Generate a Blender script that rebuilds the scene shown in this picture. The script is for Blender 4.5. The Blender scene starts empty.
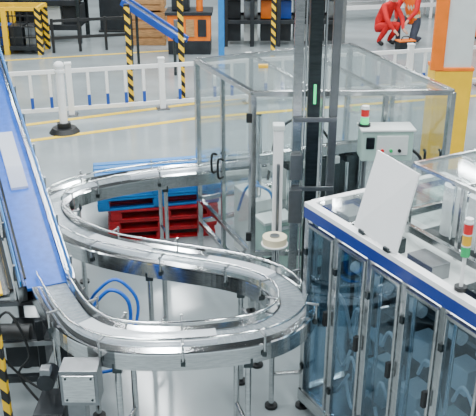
import bpy, math, random
from mathutils import Vector, Matrix
random.seed(4)
COL=bpy.context.scene.collection
# ------------------------------------------------------------------ materials
def mat(name,col,metal=0.0,rough=0.5,noise=0.06,scale=6.0,bump=0.0,emit=0.0,coat=0.0,stretch=None):
    m=bpy.data.materials.new(name);m.use_nodes=True
    nt=m.node_tree;b=nt.nodes['Principled BSDF']
    tc=nt.nodes.new('ShaderNodeTexCoord');n=nt.nodes.new('ShaderNodeTexNoise')
    n.inputs['Scale'].default_value=scale;n.inputs['Detail'].default_value=4
    src=tc.outputs['Object']
    if stretch:
        mp=nt.nodes.new('ShaderNodeMapping');mp.inputs['Scale'].default_value=stretch
        nt.links.new(src,mp.inputs['Vector']);src=mp.outputs['Vector']
    nt.links.new(src,n.inputs['Vector'])
    r=nt.nodes.new('ShaderNodeValToRGB')
    r.color_ramp.elements[0].position=0.3;r.color_ramp.elements[1].position=0.7
    r.color_ramp.elements[0].color=tuple(max(0,c*(1-noise)) for c in col)+(1,)
    r.color_ramp.elements[1].color=tuple(min(1,c*(1+noise)) for c in col)+(1,)
    nt.links.new(n.outputs['Fac'],r.inputs['Fac']);nt.links.new(r.outputs['Color'],b.inputs['Base Color'])
    b.inputs['Metallic'].default_value=metal;b.inputs['Roughness'].default_value=rough
    b.inputs['Coat Weight'].default_value=coat
    if bump:
        bp=nt.nodes.new('ShaderNodeBump');bp.inputs['Strength'].default_value=bump;bp.inputs['Distance'].default_value=.01
        nt.links.new(n.outputs['Fac'],bp.inputs['Height']);nt.links.new(bp.outputs['Normal'],b.inputs['Normal'])
    if emit:
        nt.links.new(r.outputs['Color'],b.inputs['Emission Color']);b.inputs['Emission Strength'].default_value=emit
    return m
def glass(name,tint,clear=.8,white=.35,rough=.06,dcol=(.8,.88,.9),edge=.35):
    m=bpy.data.materials.new(name);m.use_nodes=True;nt=m.node_tree
    for n in list(nt.nodes):nt.nodes.remove(n)
    o=nt.nodes.new('ShaderNodeOutputMaterial');t=nt.nodes.new('ShaderNodeBsdfTransparent');t.inputs[0].default_value=tint+(1,)
    g=nt.nodes.new('ShaderNodeBsdfGlossy');g.inputs['Roughness'].default_value=rough
    d=nt.nodes.new('ShaderNodeBsdfDiffuse');d.inputs[0].default_value=dcol+(1,)
    m1=nt.nodes.new('ShaderNodeMixShader');m1.inputs[0].default_value=white
    nt.links.new(g.outputs[0],m1.inputs[1]);nt.links.new(d.outputs[0],m1.inputs[2])
    lw=nt.nodes.new('ShaderNodeLayerWeight');lw.inputs['Blend'].default_value=.2
    mr=nt.nodes.new('ShaderNodeMapRange');mr.inputs['To Min'].default_value=1-clear;mr.inputs['To Max'].default_value=min(1,1-clear+edge)
    nt.links.new(lw.outputs['Fresnel'],mr.inputs['Value'])
    m2=nt.nodes.new('ShaderNodeMixShader');nt.links.new(mr.outputs[0],m2.inputs[0])
    nt.links.new(t.outputs[0],m2.inputs[1]);nt.links.new(m1.outputs[0],m2.inputs[2]);nt.links.new(m2.outputs[0],o.inputs[0])
    return m
def stripes(name,c1,c2,k=38.0,diag=1.0):
    m=mat(name,c1,rough=.45);nt=m.node_tree;b=nt.nodes['Principled BSDF']
    tc=nt.nodes.new('ShaderNodeTexCoord');s=nt.nodes.new('ShaderNodeSeparateXYZ');nt.links.new(tc.outputs['Object'],s.inputs[0])
    a=nt.nodes.new('ShaderNodeMath');a.operation='MULTIPLY_ADD';a.inputs[1].default_value=diag
    nt.links.new(s.outputs['X'],a.inputs[0]);nt.links.new(s.outputs['Z'],a.inputs[2])
    c=nt.nodes.new('ShaderNodeMath');c.operation='MULTIPLY';c.inputs[1].default_value=k;nt.links.new(a.outputs[0],c.inputs[0])
    d=nt.nodes.new('ShaderNodeMath');d.operation='SINE';nt.links.new(c.outputs[0],d.inputs[0])
    e=nt.nodes.new('ShaderNodeMath');e.operation='GREATER_THAN';e.inputs[1].default_value=0;nt.links.new(d.outputs[0],e.inputs[0])
    mx=nt.nodes.new('ShaderNodeMix');mx.data_type='RGBA';mx.inputs[6].default_value=c1+(1,);mx.inputs[7].default_value=c2+(1,)
    nt.links.new(e.outputs[0],mx.inputs[0]);nt.links.new(mx.outputs[2],b.inputs['Base Color'])
    return m
STEEL=mat('brushed_steel',(.60,.61,.61),1,.19,.16,14,stretch=(1,1,8))
STEELD=mat('dark_steel',(.07,.082,.085),1,.3,.2,8,stretch=(1,1,6))
STEELG=mat('steel_frame_grey',(.25,.26,.27),.9,.3,.12,9)
CHROME=mat('polished_steel',(.88,.90,.91),1,.10,.04,9)
BELT=mat('belt_plastic_grey',(.36,.41,.44),.5,.2,.14,30,bump=.1)
BELTB=mat('belt_plastic_blue',(.002,.10,.50),0,.3,.15,20)
WHITE=mat('white_paint',(.90,.90,.89),0,.4,.03,5)
WHITEG=mat('white_gloss',(.94,.94,.94),0,.25,.02,5,coat=.3)
OFFW=mat('machine_offwhite',(.66,.70,.68),0,.45,.05,5)
PALEG=mat('machine_pale_green',(.40,.56,.50),0,.45,.08,5)
BLUE=mat('blue_enamel',(.004,.03,.24),0,.3,.1,5,coat=.3)
BLUEF=mat('blue_fence_paint',(.01,.07,.38),0,.4,.1,5)
BLUEL=mat('light_blue_plastic',(.008,.20,.55),0,.45,.1,9)
RED=mat('red_plastic',(.46,.005,.012),0,.45,.2,12)
BLACK=mat('black_rubber',(.010,.011,.012),0,.5,.2,12)
DARK=mat('dark_machine_paint',(.018,.022,.026),.2,.45,.3,5)
YEL=mat('yellow_paint',(.95,.56,.005),0,.45,.06,7)
YELF=mat('yellow_floor_paint',(.92,.60,.005),0,.45,.10,9)
ORANGE=mat('orange_paint',(.90,.19,.005),0,.45,.1,5)
WOOD=mat('crate_wood',(.42,.23,.09),0,.7,.3,7,stretch=(1,1,6))
BEIGE=mat('tape_beige',(.74,.66,.46),0,.6,.08,6)
HAZ=stripes('hazard_stripe',(.95,.58,.005),(.010,.010,.010),34,1.0)
GLS=glass('plexiglass_clear',(.955,.98,.98),.94,.12)
GLT=glass('plexiglass_roof',(.95,.98,.98),.88,.15,.07)
GLD=glass('door_glass_blue',(.66,.78,.86),.92,.0,.04,(.4,.6,.7),.3)
PROD=glass('product_film_wrap',(.97,.98,1),.66,.75,.12,(.88,.92,.95))
LGREEN=mat('lamp_green',(.03,.75,.25),0,.3,emit=1.3)
LGREEND=mat('lamp_green_lens',(.02,.40,.13),0,.2,emit=.2)
LRED=mat('lamp_red',(.62,.02,.02),0,.3,emit=.1)
LYEL=mat('lamp_amber',(.75,.42,.02),0,.3,emit=.1)
FILL=mat('interior_fill_glow',(.9,.96,1),0,.3,.01,emit=4.5)  # added glow to brighten the cabinet interior, not a known lamp
SKIN=mat('skin',(.55,.33,.24),0,.5,.05)
HIVIS=mat('hivis_orange',(.98,.17,.01),0,.7,.1,8,emit=.06)
REDC=mat('red_cloth',(.62,.010,.012),0,.8,.2,8)
GREYC=mat('grey_trousers',(.05,.06,.09),0,.8,.2,8)
REFL=mat('reflective_tape',(.8,.85,.6),.2,.3)
# ------------------------------------------------------------------ builder
class B:
    def __init__(s,name):
        s.name=name;s.v=[];s.f=[];s.m=[];s.sm=[];s.mats=[]
    def mi(s,m):
        if m not in s.mats:s.mats.append(m)
        return s.mats.index(m)
    def add(s,vs,fs,m,smooth=False):
        o=len(s.v);s.v+= [tuple(v) for v in vs];i=s.mi(m)
        for f in fs:
            s.f.append([o+k for k in f]);s.m.append(i);s.sm.append(smooth)
    def box(s,c,size,m,rz=0,M=None):
        R=M if M else Matrix.Rotation(rz,3,'Z');c=Vector(c);h=Vector(size)/2
        vs=[c+R@Vector((a*h.x,b*h.y,d*h.z)) for d in(-1,1) for a,b in((-1,-1),(1,-1),(1,1),(-1,1))]
        s.add(vs,[(3,2,1,0),(4,5,6,7),(0,1,5,4),(1,2,6,5),(2,3,7,6),(3,0,4,7)],m)
    def beam(s,p,q,w,h,m):
        p=Vector(p);q=Vector(q);t=(q-p);L=t.length;t.normalize()
        up=Vector((0,0,1)) if abs(t.z)<.95 else AX
        sd=t.cross(up).normalized();u=sd.cross(t)
        M=Matrix((sd,t,u)).transposed();s.box((p+q)/2,(w,L,h),m,M=M)
    def cyl(s,p,q,r,m,n=14,r2=None):
        p=Vector(p);q=Vector(q);r2=r if r2 is None else r2;t=(q-p).normalized()
        a=t.orthogonal().normalized();b=t.cross(a)
        vs=[c+rr*(a*math.cos(2*math.pi*k/n)+b*math.sin(2*math.pi*k/n)) for c,rr in((p,r),(q,r2)) for k in range(n)]
        s.add(vs,[(k,(k+1)%n,n+(k+1)%n,n+k) for k in range(n)],m,True)
        s.add(vs[:n],[tuple(reversed(range(n)))],m);s.add(vs[n:],[tuple(range(n))],m)
    def slab(s,pts,th,m):
        pts=[Vector(p) for p in pts];n=(pts[1]-pts[0]).cross(pts[2]-pts[0]).normalized()*th;k=len(pts)
        vs=pts+[p+n for p in pts]
        s.add(vs,[tuple(reversed(range(k))),tuple(range(k,2*k))]+[(i,(i+1)%k,k+(i+1)%k,k+i) for i in range(k)],m)
    def sweep(s,path,prof,m,smooth=False):
        path=[Vector(p) for p in path];k=len(prof);vs=[]
        for i,p in enumerate(path):
            t=(path[min(i+1,len(path)-1)]-path[max(i-1,0)]).normalized()
            sd=t.cross(Vector((0,0,1))).normalized();u=sd.cross(t)
            vs+=[p+sd*a+u*b for a,b in prof]
        fs=[(i*k+j,i*k+(j+1)%k,(i+1)*k+(j+1)%k,(i+1)*k+j) for i in range(len(path)-1) for j in range(k)]
        s.add(vs,fs,m,smooth)
        s.add(vs[:k],[tuple(range(k))],m);s.add(vs[-k:],[tuple(reversed(range(k)))],m)
    def rsweep(s,path,a0,a1,b0,b1,m):s.sweep(path,[(a0,b0),(a1,b0),(a1,b1),(a0,b1)],m)
    def tube(s,path,r,m,n=8):
        path=smooth(path,6) if len(path)<12 else path
        path=[Vector(p) for p in path];vs=[];a=None
        for i,p in enumerate(path):
            t=(path[min(i+1,len(path)-1)]-path[max(i-1,0)]).normalized()
            a=t.orthogonal().normalized() if a is None else (a-t*a.dot(t)).normalized()
            b=t.cross(a);vs+=[p+r*(a*math.cos(2*math.pi*k/n)+b*math.sin(2*math.pi*k/n)) for k in range(n)]
        s.add(vs,[(i*n+j,i*n+(j+1)%n,(i+1)*n+(j+1)%n,(i+1)*n+j) for i in range(len(path)-1) for j in range(n)],m,True)
        s.add(vs[:n],[tuple(range(n))],m);s.add(vs[-n:],[tuple(range(n))],m)
    def ball(s,c,r,m,sc=(1,1,1),n=14):
        c=Vector(c);vs=[];h=n//2
        for i in range(h+1):
            for j in range(n):
                a=math.pi*i/h;b=2*math.pi*j/n
                vs.append(c+Vector((r*sc[0]*math.sin(a)*math.cos(b),r*sc[1]*math.sin(a)*math.sin(b),r*sc[2]*math.cos(a))))
        s.add(vs,[(i*n+j,(i+1)*n+j,(i+1)*n+(j+1)%n,i*n+(j+1)%n) for i in range(h) for j in range(n)],m,True)
    def done(s,bevel=0.0,parent=None):
        me=bpy.data.meshes.new(s.name);me.from_pydata(s.v,[],s.f)
        for m in s.mats:me.materials.append(m)
        me.polygons.foreach_set('material_index',s.m);me.polygons.foreach_set('use_smooth',s.sm);me.update()
        o=bpy.data.objects.new(s.name,me);COL.objects.link(o)
        if bevel:
            bv=o.modifiers.new('bevel','BEVEL');bv.width=bevel;bv.segments=2;bv.limit_method='ANGLE';bv.angle_limit=1.0
        if parent:o.parent=parent
        return o
FA=math.radians(25)                       # orientation of the factory grid
AX=Vector((math.cos(FA),math.sin(FA),0))
def smooth(p,n=8):
    p=[Vector(a) for a in p];o=[]
    for i in range(len(p)-1):
        a,b,c,d=p[max(i-1,0)],p[i],p[i+1],p[min(i+2,len(p)-1)]
        for k in range(n):
            t=k/n;o.append(.5*((2*b)+(c-a)*t+(2*a-5*b+4*c-d)*t*t+(3*b-a-3*c+d)*t**3))
    o.append(p[-1]);return o
def relax(p,it):
    p=[Vector(a) for a in p]
    for _ in range(it):
        p=[p[0]]+[(p[i-1]+2*p[i]+p[i+1])/4 for i in range(1,len(p)-1)]+[p[-1]]
    return p
def frame(path,i):
    t=(path[min(i+1,len(path)-1)]-path[max(i-1,0)]).normalized()
    sd=t.cross(Vector((0,0,1))).normalized();return t,sd,sd.cross(t)
# ------------------------------------------------------------------ floor, wall, ceiling
FLOOR=mat('painted_concrete',(.285,.325,.335),0,.15,.16,.9,bump=.02)
b=B('floor');b.box((0,14,-.05),(44,44,.1),FLOOR);b.done()
WALL=mat('wall_panel',(.35,.38,.38),0,.6,.05,2)
CEIL=mat('ceiling_sheet',(.06,.066,.07),0,.7,.05,2)
b=B('wall_back');b.box((0,33,4.5),(44,.2,9),WALL);b.done()
b=B('ceiling')
b.box((0,14,9.05),(44,44,.1),CEIL)
for k in range(8):b.beam((-22,-4+k*5,8.7),(22,-4+k*5,8.7),.25,.5,DARK)
b.done()
b=B('floor_marking')
def line(p,w=.09):
    for a,c in zip(p,p[1:]):b.beam((a[0],a[1],.003),(c[0],c[1],.003),w,.004,YELF)
line([(-6.0,10.06),(-.66,12.68),(1.95,13.45),(7.5,15.0)],.12)
line([(-6.5,10.8),(-.7,13.66),(1.0,14.4),(7,16.2)],.12)
line([(1.8,17.7),(9,20.0)]);line([(-9,16.2),(-1.2,18.6)])
b.done()
# ------------------------------------------------------------------ S-shaped conveyor
K=[(1.35,8.12),(1.02,7.93),(.68,7.84),(.02,7.66),(-.4,7.52),(-.92,7.36),(-1.4,7.12),(-1.67,6.86),(-1.75,6.54),(-1.58,6.14),(-1.24,5.78),(-.87,5.58),(-.45,5.43),(-.06,5.30),(.22,5.13),(.38,4.88),(.37,4.60),(.18,4.38),(-.14,4.28),(-.5,4.24),(-.83,4.28),(-1.07,4.46),(-1.25,4.76),(-1.42,5.1)]
ZB=.95
S=relax(smooth([(x,y,ZB) for x,y in K],8),8)
b=B('conveyor_track')
b.rsweep(S,-.085,.085,-.03,0,BELT)
for sg in(-1,1):
    b.sweep(S,[(sg*.088,-.008),(sg*.168,-.008),(sg*.168,.006),(sg*.160,.012),(sg*.096,.012),(sg*.088,.006)],CHROME)
    b.rsweep(S,sg*.155,sg*.168,-.12,-.004,STEEL)
    b.rsweep(S,sg*.125,sg*.155,-.12,-.11,STEEL)
    g=[]
    for i,p in enumerate(S):
        t,sd,u=frame(S,i);g.append(p+sd*sg*.10+Vector((0,0,.075)))
    b.tube(g,.009,CHROME)
    for i in range(6,len(S)-4,11):
        t,sd,u=frame(S,i);p=S[i]
        b.cyl(p+sd*sg*.178+Vector((0,0,-.06)),p+sd*sg*.178+Vector((0,0,.09)),.008,STEEL,8)
        b.cyl(p+sd*sg*.19+Vector((0,0,.075)),p+sd*sg*.10+Vector((0,0,.075)),.009,STEELG,8)
        b.box(p+sd*sg*.172+Vector((0,0,-.06)),(.03,.03,.035),STEELD)
b.rsweep(S,-.15,.15,-.10,-.09,STEELD)
for i in range(0,len(S)-1,1):
    t,sd,u=frame(S,i);p=S[i]
    b.beam(p-sd*.083+Vector((0,0,.0005)),p+sd*.083+Vector((0,0,.0005)),.004,.002,STEELG)
def leg(b,i,brace=True):
    t,sd,u=frame(S,i);p=S[i];a=[]
    for sg in(-1,1):
        q=p+sd*sg*.135;a.append(q)
        b.cyl((q.x,q.y,.03),(q.x,q.y,ZB-.1),.021,STEEL,12)
        b.cyl((q.x,q.y,.0),(q.x,q.y,.022),.05,BLACK,14);b.cyl((q.x,q.y,.02),(q.x,q.y,.1),.012,STEELD,8)
        b.box((q.x,q.y,ZB-.12),(.06,.06,.07),STEELD)
    if brace:
        for z in(.3,.8):b.cyl((a[0].x,a[0].y,z),(a[1].x,a[1].y,z),.016,STEEL,10)
for i in(18,38,56,74,92,108,122,140,158,172):leg(b,i)
b.done(.0015)
b=B('wrapped_products')
for i0,i1 in((28,44),(80,92),(100,114),(144,168)):
    b.rsweep(S[i0:i1],-.065,.065,.003,.035,PROD)
b.done()
# ------------------------------------------------------------------ incline conveyor
I0=Vector((-1.42,4.98,.96));I1=Vector((-3.27,9.35,2.5))
I=[I0.lerp(I1,k/30) for k in range(31)]
b=B('incline_conveyor')
b.rsweep(I,-.145,.145,-.03,0,BELTB)
for sg in(-1,1):
    b.rsweep(I,sg*.148,sg*.21,-.13,.03,CHROME)
    b.rsweep(I,sg*.185,sg*.195,.03,.09,BLUEL)
    b.rsweep(I,sg*.145,sg*.165,.10,.115,CHROME)
    for i in range(1,30,3):
        t,sd,u=frame(I,i);p=I[i];b.beam(p+sd*sg*.21-u*.06,p+sd*sg*.21+u*.1,.02,.02,STEELG)
b.rsweep(I,-.20,.20,-.14,-.12,STEELD)
b.rsweep(I,-.46,-.27,-.05,-.02,STEEL);b.rsweep(I,-.27,-.24,-.10,.03,CHROME);b.rsweep(I,-.49,-.46,-.12,.06,BLUEF)
b.rsweep(I,-.38,-.32,-.02,.0,HAZ)
for i in(3,14,24):
    t,sd,u=frame(I,i);p=I[i]
    for sg in(-1,1):
        q=p+sd*sg*.17;b.beam((q.x,q.y,0),(q.x,q.y,q.z-.1),.045,.045,STEELG);b.cyl((q.x,q.y,0),(q.x,q.y,.02),.055,BLACK)
    b.beam(p+sd*.17-Vector((0,0,p.z-.4)),p-sd*.17-Vector((0,0,p.z-.4)),.04,.04,STEELG)
b.done(.002)
b=B('wrapped_cartons')
for k0,k1 in((7,13),(17,27)):b.rsweep(I[k0:k1],-.07,.07,.003,.03,PROD)
b.done()
# ------------------------------------------------------------------ glass machine enclosure
A=Vector((-.41,7.5,0));Bq=Vector((.124,6.2,0));C=Vector((1.80,6.25,0));D=Vector((1.22,8.29,0));Z=Vector((0,0,1))
b=B('glass_machine_enclosure')
T=2.1
cs=[A,Bq,C,D]
for p in cs:
    b.beam(p+Z*.06,p+Z*T,.05,.05,STEEL);b.cyl(p,p+Z*.02,.055,BLACK);b.cyl(p+Z*.02,p+Z*.07,.015,STEELD)
for p,q in zip(cs,cs[1:]+cs[:1]):
    for z in(T,.62,.36):b.beam(p+Z*z,q+Z*z,.045,.045,STEEL)
for p,q,n in((A,Bq,2),(Bq,C,3),(C,D,2),(D,A,3)):
    for k in range(1,n):
        r=p.lerp(q,k/n);b.beam(r+Z*.36,r+Z*T,.035,.04,STEEL)
    for k in range(n):
        r0=p.lerp(q,(k+.04)/n);r1=p.lerp(q,(k+.96)/n)
        b.slab([r0+Z*.66,r1+Z*.66,r1+Z*(T-.05),r0+Z*(T-.05)],.008,GLS)
for k in(1,2):b.beam(A.lerp(D,k/3)+Z*T,Bq.lerp(C,k/3)+Z*T,.035,.03,STEEL)
b.slab([p+Z*(T+.01) for p in cs],.008,GLT)
nrm=Vector((-.93,-.38,0))
for k in(.44,.56):
    r=A.lerp(Bq,k)+nrm*.03
    b.tube([r+Z*1.15+nrm*.0,r+Z*1.15+nrm*.05,r+Z*1.32+nrm*.05,r+Z*1.32],.012,BLACK)
for k in(.88,.96):
    r=Bq.lerp(C,k)+Vector((0,-.03,0));b.tube([r+Z*1.45,r+Z*1.45+Vector((0,-.05,0)),r+Z*1.60+Vector((0,-.05,0)),r+Z*1.60],.012,STEELD)
for z in(.8,1.9):
    r=Bq+Z*z;b.box(r+Vector((-.03,-.03,0)),(.05,.03,.08),BLACK)
b.box(A.lerp(D,.25)+(Bq-A)*.45+Z*(T+.03),(.09,.06,.03),LYEL)
b.done(.002)
b=B('filling_machine')
b.box((.75,7.1,.45),(1.1,.7,.5),PALEG,FA);b.box((.75,7.1,.72),(1.18,.78,.04),STEEL,FA)
b.box((.2,7.15,.50),(.3,.5,.7),OFFW,FA)
for k in range(6):
    x=.35+k*.15;b.cyl((x,6.95+k*.06,.74),(x,6.95+k*.06,1.15),.022,CHROME)
    b.box((x,6.95+k*.06,1.18),(.09,.12,.07),(OFFW,STEELD)[k%2],FA)
b.beam((.2,6.9,1.28),(1.3,7.35,1.28),.08,.10,STEEL)
b.cyl((.2,6.95,.74),(.2,6.95,1.7),.03,CHROME);b.cyl((1.25,7.3,.74),(1.25,7.3,1.7),.03,CHROME)
b.tube([(.3,7.2,.95),(.4,7.1,1.5),(.7,7.2,1.6),(.95,7.3,1.3)],.014,BLACK)
b.tube([(.0,7.0,.7),(.1,6.9,1.0),(.3,6.9,.95),(.35,7.0,.76)],.014,BLUEL)
for k in range(4):b.box((.3+k*.3,6.78+k*.13,.6),(.14,.03,.2),STEELD,FA)
b.box((.75,7.1,.1),(1.0,.6,.2),DARK,FA)
b.box((.95,7.35,1.0),(.5,.3,.5),STEELD,FA);b.box((.5,7.3,.92),(.22,.2,.35),OFFW,FA)
b.box((.35,6.62,.60),(.3,.2,.34),PALEG,FA);b.box((.35,6.62,.79),(.34,.24,.03),OFFW,FA);b.box((.35,6.62,.2),(.2,.15,.4),STEELD,FA)
b.done(.004)
b=B('control_box')
b.box((1.22,6.02,1.73),(.42,.2,.25),PALEG,.03);b.box((1.22,6.02,1.865),(.45,.23,.02),OFFW,.03)
b.box((1.26,5.915,1.74),(.26,.012,.17),OFFW,.03);b.box((1.08,5.912,1.76),(.07,.012,.10),STEELD,.03)
for k in range(3):b.cyl((1.18+k*.07,5.91,1.70),(1.18+k*.07,5.89,1.70),.014,(LRED,LGREEND,BLACK)[k],10)
b.tube([(1.44,6.0,1.68),(1.52,5.98,1.6),(1.55,5.98,1.4),(1.42,6.0,1.28),(1.2,6.05,1.2)],.013,BLACK)
for x in(1.08,1.36):b.beam((x,6.1,1.62),(x,6.22,1.62),.03,.03,STEELG);b.beam((x,6.14,.4),(x,6.14,1.84),.03,.03,STEELG)
b.done(.006)
def stack(name,x,y,z0,h,r,order,seg):
    b=B(name);b.cyl((x,y,z0),(x,y,z0+.02),r*1.5,BLACK);b.cyl((x,y,z0),(x,y,z0+h),r*.45,WHITE)
    z=z0+h
    for m in order:
        b.cyl((x,y,z),(x,y,z+seg*.88),r,m,16);b.cyl((x,y,z+seg*.88),(x,y,z+seg),r*1.06,OFFW,16);z+=seg
    b.cyl((x,y,z),(x,y,z+.02),r*.9,WHITE);return b.done()
stack('stack_light',1.04,6.02,1.876,.02,.034,(LGREEN,LRED),.065)
# ------------------------------------------------------------------ steel columns
b=B('steel_lift_column')
for x,w,m in((.48,.075,STEEL),(.61,.10,STEELD),(.775,.065,STEELG)):
    b.box((x,6.0,2.6),(w,w,5.2),m);b.box((x,6.0,.015),(w*1.6,w*1.8,.03),STEELD)
b.box((.615,5.945,2.16),(.022,.012,.16),LGREEN)
b.cyl((.535,5.97,.3),(.535,5.97,5.0),.010,CHROME,10);b.cyl((.69,5.97,.3),(.69,5.97,5.0),.010,CHROME,10)
for z in(1.35,1.95,3.3):b.beam((.45,5.945,z),(.80,5.945,z),.02,.04,STEELG)
b.box((.48,5.93,1.55),(.10,.05,.22),STEELG);b.box((.48,5.93,1.2),(.11,.06,.3),STEELG)
b.done(.004)
b=B('linear_actuator')
b.box((.33,5.92,1.42),(.08,.10,.92),WHITE);b.box((.33,5.92,1.90),(.095,.11,.05),OFFW)
b.cyl((.33,5.92,0),(.33,5.92,.97),.03,STEEL);b.cyl((.33,5.92,0),(.33,5.92,.03),.09,STEELD)
b.box((.33,5.86,1.3),(.025,.03,.6),STEELG)
b.done(.008)
b=B('tape_reel_stand')
b.cyl((.30,5.62,1.00),(.30,5.62,1.06),.10,BEIGE,28);b.cyl((.30,5.62,1.06),(.30,5.62,1.07),.04,STEELG,20)
b.cyl((.30,5.62,.99),(.30,5.62,1.0),.11,WHITE,28);b.cyl((.30,5.62,0),(.30,5.62,.99),.022,STEEL);b.cyl((.30,5.62,0),(.30,5.62,.02),.1,STEELD)
b.done(.003)
# ------------------------------------------------------------------ packaging cabinet
O=Vector((.49,4.8,0));U=Vector((.475,-.88,0)).normalized();W=Vector((.88,.475,0)).normalized();RZ=math.atan2(U.y,U.x)
def L(d,w,z):return O+U*d+W*w+Z*z
H=1.7;LEN=2.4;DEP=1.2
ds=[0,.35,.70,1.03,1.36,1.70,2.05,2.4]
b=B('packaging_machine_cabinet')
for w in(0,DEP):
    for d in ds:b.beam(L(d,w,.08),L(d,w,H-.08),.04,.04,STEEL)
    for z0,h,m in((H-.012,.035,WHITEG),(H-.07,.08,BLUE),(.12,.10,STEEL)):b.beam(L(-.02,w,z0),L(LEN+.02,w,z0),.06,h,m)
for d in(0,LEN):
    for z0,h,m in((H-.012,.035,WHITEG),(H-.07,.08,BLUE),(.12,.10,STEEL)):b.beam(L(d,.03,z0),L(d,DEP-.03,z0),.06,h,m)
for k in(.4,.8):b.beam(L(0,k,.12),L(0,k,H-.1),.04,.04,STEEL)
for d0,d1 in zip(ds,ds[1:]):
    b.slab([L(d0+.025,-.01,.18),L(d1-.025,-.01,.18),L(d1-.025,-.01,H-.14),L(d0+.025,-.01,H-.14)],.006,GLD)
    for dd in(d0+.035,d1-.035):b.beam(L(dd,-.02,.18),L(dd,-.02,H-.14),.018,.022,STEEL)
    for z in(.19,H-.15):b.beam(L(d0+.03,-.02,z),L(d1-.03,-.02,z),.022,.025,STEEL)
    b.box(L(d1-.05,-.035,.95),(.03,.03,.11),BLACK,RZ)
    for z in(.4,1.35):b.box(L(d0+.03,-.035,z),(.03,.02,.05),STEELD,RZ)
for w0,w1 in((.02,.38),(.42,.78),(.82,1.18)):
    b.slab([L(0,w0,.2),L(0,w1,.2),L(0,w1,H-.14),L(0,w0,H-.14)],.006,GLD)
b.box(L(LEN/2,DEP/2,.14),(LEN-.04,DEP-.06,.03),STEELG,RZ)
b.box(L(LEN/2,DEP-.02,.85),(LEN-.04,.02,1.3),STEELG,RZ)
b.box(L(LEN/2,.82,.62),(LEN-.2,.3,.9),STEELD,RZ)
b.box(L(LEN/2,.70,1.09),(LEN-.15,.5,.03),STEELG,RZ)
b.beam(L(.05,.06,H-.17),L(LEN-.05,.06,H-.17),.02,.02,FILL)  # added glowing bar under the top edge, lifts the light behind the doors
for d in(0,.7,1.36,2.05,LEN):
    for w in(.0,DEP):
        p=L(d,w,0);b.cyl(p,p+Z*.02,.05,BLACK);b.cyl(p+Z*.02,p+Z*.09,.02,STEELD)
for d,m in((.3,DARK),(.52,OFFW),(.85,WHITE),(1.2,PALEG),(1.5,WHITE),(1.9,OFFW)):
    b.box(L(d,.35,.45),(.2,.18,.3),m,RZ);b.cyl(L(d+.06,.2,.2),L(d+.06,.2,1.5),.014,CHROME)
    b.box(L(d,.4,.9),(.16,.14,.18),(WHITE,STEELD)[int(d*10)%2],RZ)
    b.cyl(L(d-.08,.25,1.25),L(d+.08,.25,1.25),.04,WHITE)
    b.beam(L(d-.12,.3,1.32),L(d+.12,.3,1.32),.03,.04,DARK)
    b.tube([L(d-.1,.1,.95),L(d-.02,.08,1.1),L(d+.06,.1,1.0),L(d+.1,.12,.8)],.012,WHITE)
    b.tube([L(d-.12,.1,.55),L(d-.05,.08,.7),L(d+.04,.1,.55),L(d+.1,.12,.7)],.011,WHITE)
    b.tube([L(d-.12,.1,.45),L(d,.08,.3),L(d+.1,.12,.5)],.012,WHITE)
# top deck
b.slab([L(.03,.03,H-.14),L(.03,DEP-.03,H-.14),L(LEN-.03,DEP-.03,H-.14),L(LEN-.03,.03,H-.14)][::-1],.02,OFFW)
b.beam(L(.03,.36,H-.02),L(LEN,.36,H-.02),.035,.05,STEEL);b.beam(L(.42,.03,H-.02),L(.42,DEP,H-.02),.035,.05,STEEL)
b.beam(L(.03,.78,H-.02),L(.42,.78,H-.02),.03,.05,STEEL)
for d,w,sx,sy,h,m in((.2,.2,.18,.16,.10,STEELG),(.2,.58,.2,.22,.12,OFFW),(.22,.98,.16,.2,.10,PALEG),(.62,.18,.22,.12,.10,STEELD),(1.0,.18,.22,.14,.10,STEELG),(1.5,.18,.3,.14,.10,STEELD)):
    b.box(L(d,w,H-.12+h/2),(sx,sy,h),m,RZ)
b.slab([L(.04,.04,H+.008),L(.4,.04,H+.008),L(.4,DEP-.04,H+.008),L(.04,DEP-.04,H+.008)],.008,GLS)
h0,h1,w0,w1,zt=.5,2.3,.45,1.12,2.06
for d in(h0,.95,1.4,1.85,h1):
    for w in(w0,w1):b.beam(L(d,w,H-.12),L(d,w,zt),.025,.025,STEEL)
    b.beam(L(d,w0,zt),L(d,w1,zt),.025,.025,STEEL)
for w in(w0,w1):
    b.beam(L(h0,w,zt),L(h1,w,zt),.025,.025,STEEL);b.slab([L(h0,w,H),L(h1,w,H),L(h1,w,zt),L(h0,w,zt)],.006,GLS)
b.slab([L(h0,w0,H),L(h0,w1,H),L(h0,w1,zt),L(h0,w0,zt)],.006,GLS)
b.slab([L(h0,w0,zt),L(h1,w0,zt),L(h1,w1,zt),L(h0,w1,zt)],.006,GLS)
b.box(L(1.4,.78,H-.11),(1.7,.6,.03),STEELD,RZ)
for d in(.68,.9,1.15,1.42,1.7,2.0):
    b.cyl(L(d,.66,H-.1),L(d,.66,H+.24),.075,WHITEG,20);b.cyl(L(d,.66,H+.24),L(d,.66,H+.27),.03,STEELD,14)
    b.cyl(L(d+.1,.95,H-.1),L(d+.1,.95,H+.22),.055,OFFW,18);b.cyl(L(d+.1,.95,H+.22),L(d+.1,.95,H+.25),.02,BLACK,12)
    b.cyl(L(d+.11,.55,H-.1),L(d+.11,.55,H+.3),.012,CHROME,8)
b.done(.003)
b=B('hinged_cover_flap')
b.slab([(.74,4.37,1.72),(.925,3.96,1.72),(1.03,4.018,2.2),(.867,4.44,2.2)],.012,WHITEG)
for p in((.78,4.29,1.72),(.89,4.04,1.72)):b.box(p,(.05,.05,.025),STEELD,RZ)
b.done(.002)
stack('stack_light',1.19,3.57,1.71,.20,.024,(LGREEND,LYEL,LRED),.065)
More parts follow.
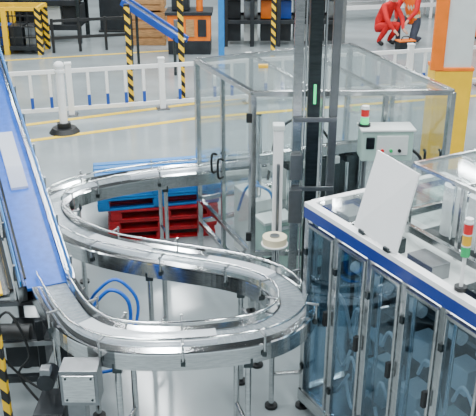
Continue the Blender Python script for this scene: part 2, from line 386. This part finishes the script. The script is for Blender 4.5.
# ------------------------------------------------------------------ pallets
def pallet(b,c,z,rz,m,lx=1.2,ly=.8,h=.14):
    R=Matrix.Rotation(rz,3,'Z')
    def P(x,y,zz):v=R@Vector((x,y,0));return(c[0]+v.x,c[1]+v.y,z+zz)
    for k in range(7):b.box(P(0,-ly/2+.05+k*(ly-.1)/6,h-.011),(lx,.095,.022),m,rz)
    for k in(-1,0,1):
        b.box(P(0,k*(ly/2-.05),.011),(lx,.09,.02),m,rz);b.box(P(k*(lx/2-.06),0,h-.033),(.11,ly,.022),m,rz)
        for j in(-1,0,1):b.box(P(j*(lx/2-.06),k*(ly/2-.05),h/2-.012),(.13,.10,h-.064),m,rz)
b=B('plastic_pallet_stack')
for k in range(3):pallet(b,(-.92+.02*k,8.2),.127*k,.16,RED,1.2,.8,.125)
for k in range(2):pallet(b,(-.97,8.24),.382+.145*k,.22,BLUEL,1.35,.85)
b.done(.004)
b=B('plastic_pallet');pallet(b,(-1.0,9.4),0,.3,BLUEL,1.5,.9);b.done(.004)
# ------------------------------------------------------------------ fence, bollard, posts
b=B('safety_fence')
def fy(x):return 13.45+.27*(x+.7)
x=-6.0;k=0
while x<7:
    y=fy(x);big=k%5==0
    if big:
        b.box((x,y,.45),(.10,.10,.9),WHITE,.26);b.box((x,y,.91),(.12,.12,.03),WHITE,.26);b.box((x,y,.01),(.22,.22,.02),STEELG,.26)
    else:
        b.box((x,y,.46),(.05,.03,.68),WHITE,.26);b.box((x,y,.24),(.053,.033,.22),BLUEF,.26)
    x+=.31;k+=1
for z in(.78,.12):b.beam((-6.1,fy(-6.1),z),(7.1,fy(7.1),z),.04,.07,WHITE)
b.done(.004)
b=B('bollard')
b.cyl((-2.82,11.87,.02),(-2.82,11.87,1.08),.065,WHITE,18);b.ball((-2.82,11.87,1.09),.085,WHITE,(1,1,.8));b.cyl((-2.82,11.87,.98),(-2.82,11.87,1.02),.08,WHITE,18)
b.cyl((-2.82,11.87,0),(-2.82,11.87,.08),.25,BLACK,24,r2=.19);b.cyl((-2.82,11.87,.08),(-2.82,11.87,.16),.11,BLACK,18)
b.done()
def hpost(x,y,h,w=.09):
    b=B('hazard_post');b.box((x,y,h/2),(w,w,h),HAZ);b.box((x,y,.015),(w*2.2,w*2.2,.03),DARK);b.box((x,y,h+.02),(w*1.1,w*1.1,.04),BLACK);b.done(.004)
hpost(-1.95,13.6,1.75);hpost(-1.03,13.85,2.6,.10);hpost(.80,17.4,2.6,.10);hpost(-1.64,4.42,1.05,.05)
b=B('yellow_frame_bin')
for x in(-6.2,-5.45,-4.66):
    for y in(18.0,18.7):b.box((x,y,.55),(.12,.10,1.1),HAZ if x>-5 else YEL)
for y in(18.0,18.7):
    for z in(.15,1.06):b.beam((-6.2,y,z),(-4.66,y,z),.06,.09,YEL if z>.5 else DARK)
    for k in range(9):b.box((-6.1+k*.17,y,.6),(.02,.02,.9),BLACK)
    for z in(.4,.65,.9):b.beam((-6.2,y,z),(-4.66,y,z),.02,.03,BLACK)
for x in(-6.2,-4.66):b.beam((x,18,1.06),(x,18.7,1.06),.06,.09,YEL)
b.box((-5.43,18.35,.17),(1.5,.66,.05),DARK)
for k in range(4):b.box((-5.95+k*.36,18.35,.42),(.3,.5,.46),(STEELD,BLUEF,DARK,STEELG)[k])
b.done(.004)
b=B('building_column')
b.box((2.86,10.15,.72),(.50,.42,1.44),YEL);b.box((2.86,10.15,5.2),(.44,.38,7.5),OFFW)
b.box((2.62,9.95,4.0),(.17,.06,5.1),ORANGE);b.box((2.86,10.15,1.46),(.52,.44,.05),ORANGE);b.box((2.86,10.15,.03),(.6,.52,.06),STEELG)
b.done(.01)
# ------------------------------------------------------------------ drive unit & clutter bottom-left
b=B('conveyor_drive_unit')
b.box((-1.00,4.04,.78),(.24,.16,.26),STEELG);b.box((-1.00,3.955,.78),(.2,.012,.2),STEEL)
for dx in(-.08,.08):
    for dz in(-.08,.08):b.cyl((-1.0+dx,3.945,.78+dz),(-1.0+dx,3.955,.78+dz),.008,STEELD,8)
b.box((-1.08,4.22,.40),(.12,.12,.76),STEELG);b.box((-1.12,4.35,.02),(.42,.4,.04),BLACK)
b.cyl((-1.30,4.26,.60),(-1.30,4.42,.60),.06,DARK,18);b.box((-1.30,4.3,.68),(.07,.07,.05),STEELG)
b.box((-1.28,4.3,.25),(.2,.3,.35),DARK)
b.done(.004)
b=B('conveyor_underframe')
for y in(4.75,5.35):b.beam((-2.3,y-.1,.32),(-1.25,y,.32),.05,.05,DARK);b.beam((-2.3,y-.1,.62),(-1.3,y,.62),.04,.04,STEELG)
for x,y in((-1.45,4.75),(-1.45,5.35),(-2.0,4.7),(-2.0,5.3)):b.beam((x,y,0),(x,y,.8),.05,.05,DARK)
b.box((-1.62,5.05,.42),(.3,.3,.26),DARK);b.box((-1.95,5.0,.72),(.2,.25,.2),STEELG)
b.cyl((-1.72,4.72,.72),(-1.5,4.72,.72),.06,BLACK,16);b.cyl((-1.6,5.5,.55),(-1.6,5.5,.85),.05,STEEL,16)
b.tube([(-1.75,4.65,.8),(-1.6,4.6,.95),(-1.5,4.62,.6),(-1.62,4.7,.35),(-1.4,4.6,.1)],.010,BLACK)
b.tube([(-1.9,4.8,.85),(-1.75,4.55,.75),(-1.55,4.55,.45),(-1.3,4.5,.3)],.009,BLACK)
b.done(.003)
b=B('blue_air_hose')
b.tube([(-1.2,5.2,.5),(-1.15,5.1,.66),(-.98,5.08,.86),(-.84,5.08,.76),(-.86,5.08,.5),(-1.05,5.05,.42),(-1.2,5.0,.5)],.015,BELTB)
b.tube([(-1.22,5.3,.55),(-1.1,5.15,.8),(-.93,5.14,.92),(-.78,5.15,.72),(-.84,5.1,.44),(-1.0,5.0,.34),(-1.2,4.9,.2),(-1.25,4.9,.01)],.013,BELTB)
b.tube([(-1.0,4.75,.55),(-.9,4.78,.62),(-.82,4.8,.5),(-.9,4.8,.35),(-1.1,4.8,.3)],.013,BELTB)
b.done()
# ------------------------------------------------------------------ background equipment
b=B('parts_rack')
for x in(-8.5,-7.0,-5.5,-4.0):
    for y in(19.4,20.5):b.box((x,y,1.2),(.1,.1,2.4),STEELD)
for z,m in((.4,DARK),(1.0,DARK),(1.9,BLUE)):
    for y in(19.4,20.5):b.beam((-8.5,y,z),(-4.0,y,z),.08,.14,m)
    b.box((-6.25,19.95,z-.02),(4.5,1.0,.03),STEELD)
for k in range(9):b.box((-8.2+k*.5,19.9,.4+.26),(.44,.7,.5),(DARK,STEELG,DARK,OFFW)[k%4]);b.box((-8.2+k*.5,19.9,1.02+.25),(.44,.6,.46),(DARK,BLUEF,STEELG)[k%3])
b.done(.01)
b=B('press_machine')
b.box((-3.1,21.5,.5),(1.3,1.0,.9),DARK);b.box((-3.1,21.5,1.4),(.9,.8,.9),STEELD);b.box((-3.1,21.0,1.0),(1.0,.1,.12),YEL)
b.box((-3.1,21.5,.03),(1.4,1.1,.06),BLACK);b.cyl((-2.7,21.1,.95),(-2.7,21.1,1.6),.1,YEL)
b.done(.01)
b=B('barrier_rail')
for z in(.35,.75):b.beam((-4.4,18.2,z),(-2.6,18.75,z),.05,.07,BLACK)
for k in range(4):b.box((-4.4+k*.6,18.2+k*.183,.4),(.06,.06,.8),BLACK)
b.done(.004)
b=B('ramp_conveyor')
R0=Vector((-2.4,16.6,1.45));R1=Vector((-1.1,15.9,.75));R=[R0.lerp(R1,k/8) for k in range(9)]
b.rsweep(R,-.10,.10,-.03,0,STEELG)
for sg in(-1,1):b.rsweep(R,sg*.1,sg*.14,-.10,.04,BLUEF)
for i in(1,7):
    for sg in(-1,1):
        t,sd,u=frame(R,i);q=R[i]+sd*sg*.12;b.beam((q.x,q.y,0),(q.x,q.y,q.z-.05),.05,.05,STEELD)
b.done(.004)
b=B('wooden_crate_stack')
for x,y,z,w,h in((-2.3,19.6,0,1.0,.8),(-2.25,19.7,.82,.85,.6)):
    b.box((x,y,z+h/2),(w-.06,.9,h-.04),WOOD)
    for k in range(4):b.box((x,y-.46,z+.08+k*(h-.16)/3),(w,.04,h*.2),WOOD)
    for sg in(-1,1):b.box((x+sg*(w/2-.05),y-.49,z+h/2),(.08,.03,h),WOOD)
b.done(.006)
b=B('orange_assembly_machine')
b.box((-1.15,18.4,.62),(1.0,.8,.6),ORANGE);b.box((-1.15,18.4,.16),(1.0,.8,.32),DARK);b.box((-1.15,18.4,.95),(1.1,.9,.08),DARK);b.box((-1.35,18.4,1.35),(.4,.5,.7),DARK)
b.cyl((-.9,18.2,.95),(-.9,18.2,1.7),.08,ORANGE);b.beam((-.9,18.2,1.65),(-.5,18.2,1.4),.12,.12,YEL)
for k in range(3):b.box((-1.4+k*.28,17.98,.62),(.2,.03,.4),(STEELG,WOOD,DARK)[k])
b.done(.01)
b=B('assembly_line_frame')
for x in(-.3,.35,1.0,1.8,2.6):
    for y in(19.0,20.2):b.box((x,y,1.2),(.10,.10,2.4),DARK if x<1.5 else STEELG)
for z in(.6,1.2,2.3):
    for y in(19.0,20.2):b.beam((-.3,y,z),(2.6,y,z),.08,.10,DARK if z<2 else STEELG)
for k in range(7):b.box((-.1+k*.42,19.6,.85),(.34,.6,.44),(DARK,STEELG,ORANGE,BLUEF,STEELD)[k%5]);b.box((-.1+k*.42,19.6,.3),(.34,.6,.44),(DARK,OFFW,DARK)[k%3])
b.box((1.15,19.6,.58),(2.9,1.1,.04),STEELD);b.box((1.15,19.6,1.22),(2.9,1.1,.03),STEELD)
b.done(.008)
b=B('blue_column');b.box((-.36,16.6,4.5),(.13,.13,9),BLUEL);b.box((-.36,16.6,.02),(.3,.3,.04),STEELG);b.done(.006)
b=B('white_conveyor_line')
for x in(3.0,4.4,5.8,7.2,8.6):
    for y in(22.6,23.4):b.box((x,y+.27*(x-3),.45),(.08,.08,.9),WHITE)
for y in(22.6,23.4):
    for z in(.9,.4):b.beam((3.0,y,z),(8.6,y+1.5,z),.08,.12,WHITE)
b.slab([(3.0,22.6,.95),(8.6,24.1,.95),(8.6,24.9,.95),(3.0,23.4,.95)],.03,STEELG)
for k in range(6):b.box((3.4+k*.9,23.1+k*.24,1.12),(.4,.4,.3),(OFFW,BLUEF,WHITE)[k%3],.26)
b.done(.008)
b=B('orange_cabinet');b.box((6.3,20.4,.9),(.9,.7,1.7),ORANGE,.3);b.box((6.3,20.4,1.78),(.95,.75,.06),DARK,.3);b.box((6.3,20.4,.03),(.9,.7,.06),BLACK,.3);b.box((6.2,20.04,1.1),(.6,.03,.9),STEELG,.3);b.done(.01)
# ------------------------------------------------------------------ workers
def worker(loc,face,pose,top,bot,scale=1.0,vest=False,hat=None):
    J,hd=pose
    names=list(J);me=bpy.data.meshes.new('w');idx={n:i for i,n in enumerate(names)}
    edges=[(idx[J[n][1]],idx[n]) for n in names if J[n][1]]
    me.from_pydata([J[n][0] for n in names],edges,[])
    o=bpy.data.objects.new('w',me);COL.objects.link(o)
    o.modifiers.new('s','SKIN')
    for n in names:
        r=J[n][2];me.skin_vertices[0].data[idx[n]].radius=(r,r)
        me.skin_vertices[0].data[idx[n]].use_root=(n=='pelvis')
    s=o.modifiers.new('d','SUBSURF');s.levels=2;s.render_levels=2
    dg=bpy.context.evaluated_depsgraph_get();ev=bpy.data.meshes.new_from_object(o.evaluated_get(dg))
    bpy.data.objects.remove(o)
    b=B('worker');mm={'top':top,'bot':bot,'skin':SKIN,'shoe':BLACK}
    for p in ev.polygons:
        c=p.center;best=None
        for n in names:
            if not J[n][1]:continue
            a=Vector(J[J[n][1]][0]);q=Vector(J[n][0]);t=max(0,min(1,(c-a).dot(q-a)/max(1e-9,(q-a).length_squared)))
            d=(c-a.lerp(q,t)).length-J[n][2]
            if best is None or d<best[0]:best=(d,J[n][3],n,t)
        m=mm[best[1]]
        if vest and best[1]=='top' and best[2] in('spine','chest') and (.35<best[3]<.6):m=REFL
        if vest and best[2][:2] in('el','wr'):m=REDC
        b.add([ev.vertices[i].co for i in p.vertices],[tuple(range(len(p.vertices)))],m,True)
    h=Vector(hd)
    b.ball(h,.105,SKIN,(.95,.8,1.2));b.ball(h+Vector((.10,0,-.01)),.02,SKIN,(1,.8,1.3))
    for sg in(-1,1):b.ball(h+Vector((.085,sg*.035,.02)),.014,BLACK);b.ball(h+Vector((0,sg*.085,0)),.025,SKIN,(.8,.4,1.2))
    b.box(h+Vector((.092,0,-.055)),(.01,.05,.01),RED)
    if hat:b.ball(h+Vector((-.01,0,.05)),.13,hat,(1.05,.9,.8));b.cyl(h+Vector((.03,0,.05)),h+Vector((.03,0,.06)),.14,hat,20)
    else:b.ball(h+Vector((-.02,0,.04)),.113,BLACK,(.95,.85,1.0))
    ob=b.done();ob.location=loc;ob.rotation_euler=(0,0,face);ob.scale=(scale,)*3
    return ob
def pose(pel,spine,chest,neck,knees,ank,elb,hand):
    J={'pelvis':(pel,None,.155,'bot'),'spine':(spine,'pelvis',.15,'top'),'chest':(chest,'spine',.175,'top'),'neck':(neck,'chest',.06,'top')}
    hd=Vector(neck)+Vector((.07,0,.13));J['head']=(tuple(hd),'neck',.06,'skin')
    for i,sg in enumerate((-1,1)):
        s=str(i);P=Vector(pel);Cc=Vector(chest)
        J['hip'+s]=(tuple(P+Vector((0,sg*.10,-.05))),'pelvis',.115,'bot')
        J['knee'+s]=((knees[i][0],sg*.16,knees[i][1]),'hip'+s,.08,'bot')
        J['ank'+s]=((ank[i][0],sg*.14,ank[i][1]),'knee'+s,.055,'bot')
        J['toe'+s]=((ank[i][0]+.17,sg*.15,.045),'ank'+s,.045,'shoe')
        J['sh'+s]=(tuple(Cc+Vector((.0,sg*.19,.03))),'chest',.08,'top')
        J['el'+s]=((elb[0],sg*.25,elb[1]),'sh'+s,.058,'top')
        J['wr'+s]=((hand[0],sg*.15,hand[1]),'el'+s,.038,'top')
        p0=Vector((hand[0],sg*.15,hand[1]));p1=p0+Vector((.07,0,-.05));J['palm'+s]=(tuple(p1),'wr'+s,.032,'skin')
        for f in range(4):
            J['f%d%s'%(f,s)]=(tuple(p1+Vector((.045,-.03+.02*f,-.025))),'palm'+s,.009,'skin')
            J['g%d%s'%(f,s)]=(tuple(p1+Vector((.06,-.03+.02*f,-.06+.004*abs(f-1)))),'f%d%s'%(f,s),.008,'skin')
        J['th'+s]=(tuple(p1+Vector((0,-sg*.05,-.01))),'palm'+s,.010,'skin')
    return J,tuple(hd)
# two workers crouching over a tool box, seen three-quarter
worker((3.55,19.3,0),-.9,pose((0,0,.42),(.10,0,.62),(.24,0,.84),(.31,0,.96),((.40,.50),(.42,.48)),((.10,.09),(.16,.09)),(.42,.60),(.54,.40)),REDC,REDC,1.12,False,None)
worker((4.45,19.6,0),-2.3,pose((0,0,.52),(.08,0,.74),(.20,0,.98),(.26,0,1.11),((.42,.52),(.28,.10)),((.38,.09),(-.12,.09)),(.36,.74),(.50,.56)),HIVIS,GREYC,1.12,True,HIVIS)
b=B('tool_box');b.box((4.05,18.5,.12),(.42,.24,.22),DARK,.3);b.box((4.05,18.5,.24),(.44,.26,.03),ORANGE,.3);b.tube([(3.95,18.47,.25),(3.98,18.48,.33),(4.12,18.52,.33),(4.15,18.53,.25)],.012,BLACK);b.done(.006)
# ------------------------------------------------------------------ light
w=bpy.data.worlds.new('hall_light');bpy.context.scene.world=w;w.use_nodes=True;nt=w.node_tree
bg=nt.nodes['Background'];bg.inputs['Color'].default_value=(.70,.80,.86,1);bg.inputs['Strength'].default_value=.42
fx=B('ceiling_luminaire')
def area(x,y,z,sx,sy,p,rz=0):
    l=bpy.data.lights.new('ceiling_lamp','AREA');l.shape='RECTANGLE';l.size=sx;l.size_y=sy;l.energy=p;l.color=(.93,.98,1)
    o=bpy.data.objects.new('ceiling_lamp',l);COL.objects.link(o);o.location=(x,y,z);o.rotation_euler=(0,0,rz)
    fx.box((x,y,z+.10),(sx+.1,sy+.1,.12),WHITE,rz);fx.cyl((x,y,z+.15),(x,y,9),.02,STEELG)
for y in(0,5,10,15,20,25):
    for x in(-6,-2,2,6):area(x,y,7.6,.35,3.0,285,FA)
fx.done()
# ------------------------------------------------------------------ camera
cam=bpy.data.cameras.new('camera');co=bpy.data.objects.new('camera',cam);COL.objects.link(co)
cam.sensor_width=36;cam.lens=36*760/476;co.location=(0,0,3.7);co.rotation_euler=(math.pi/2-math.atan(323/760),0,0)
bpy.context.scene.camera=co
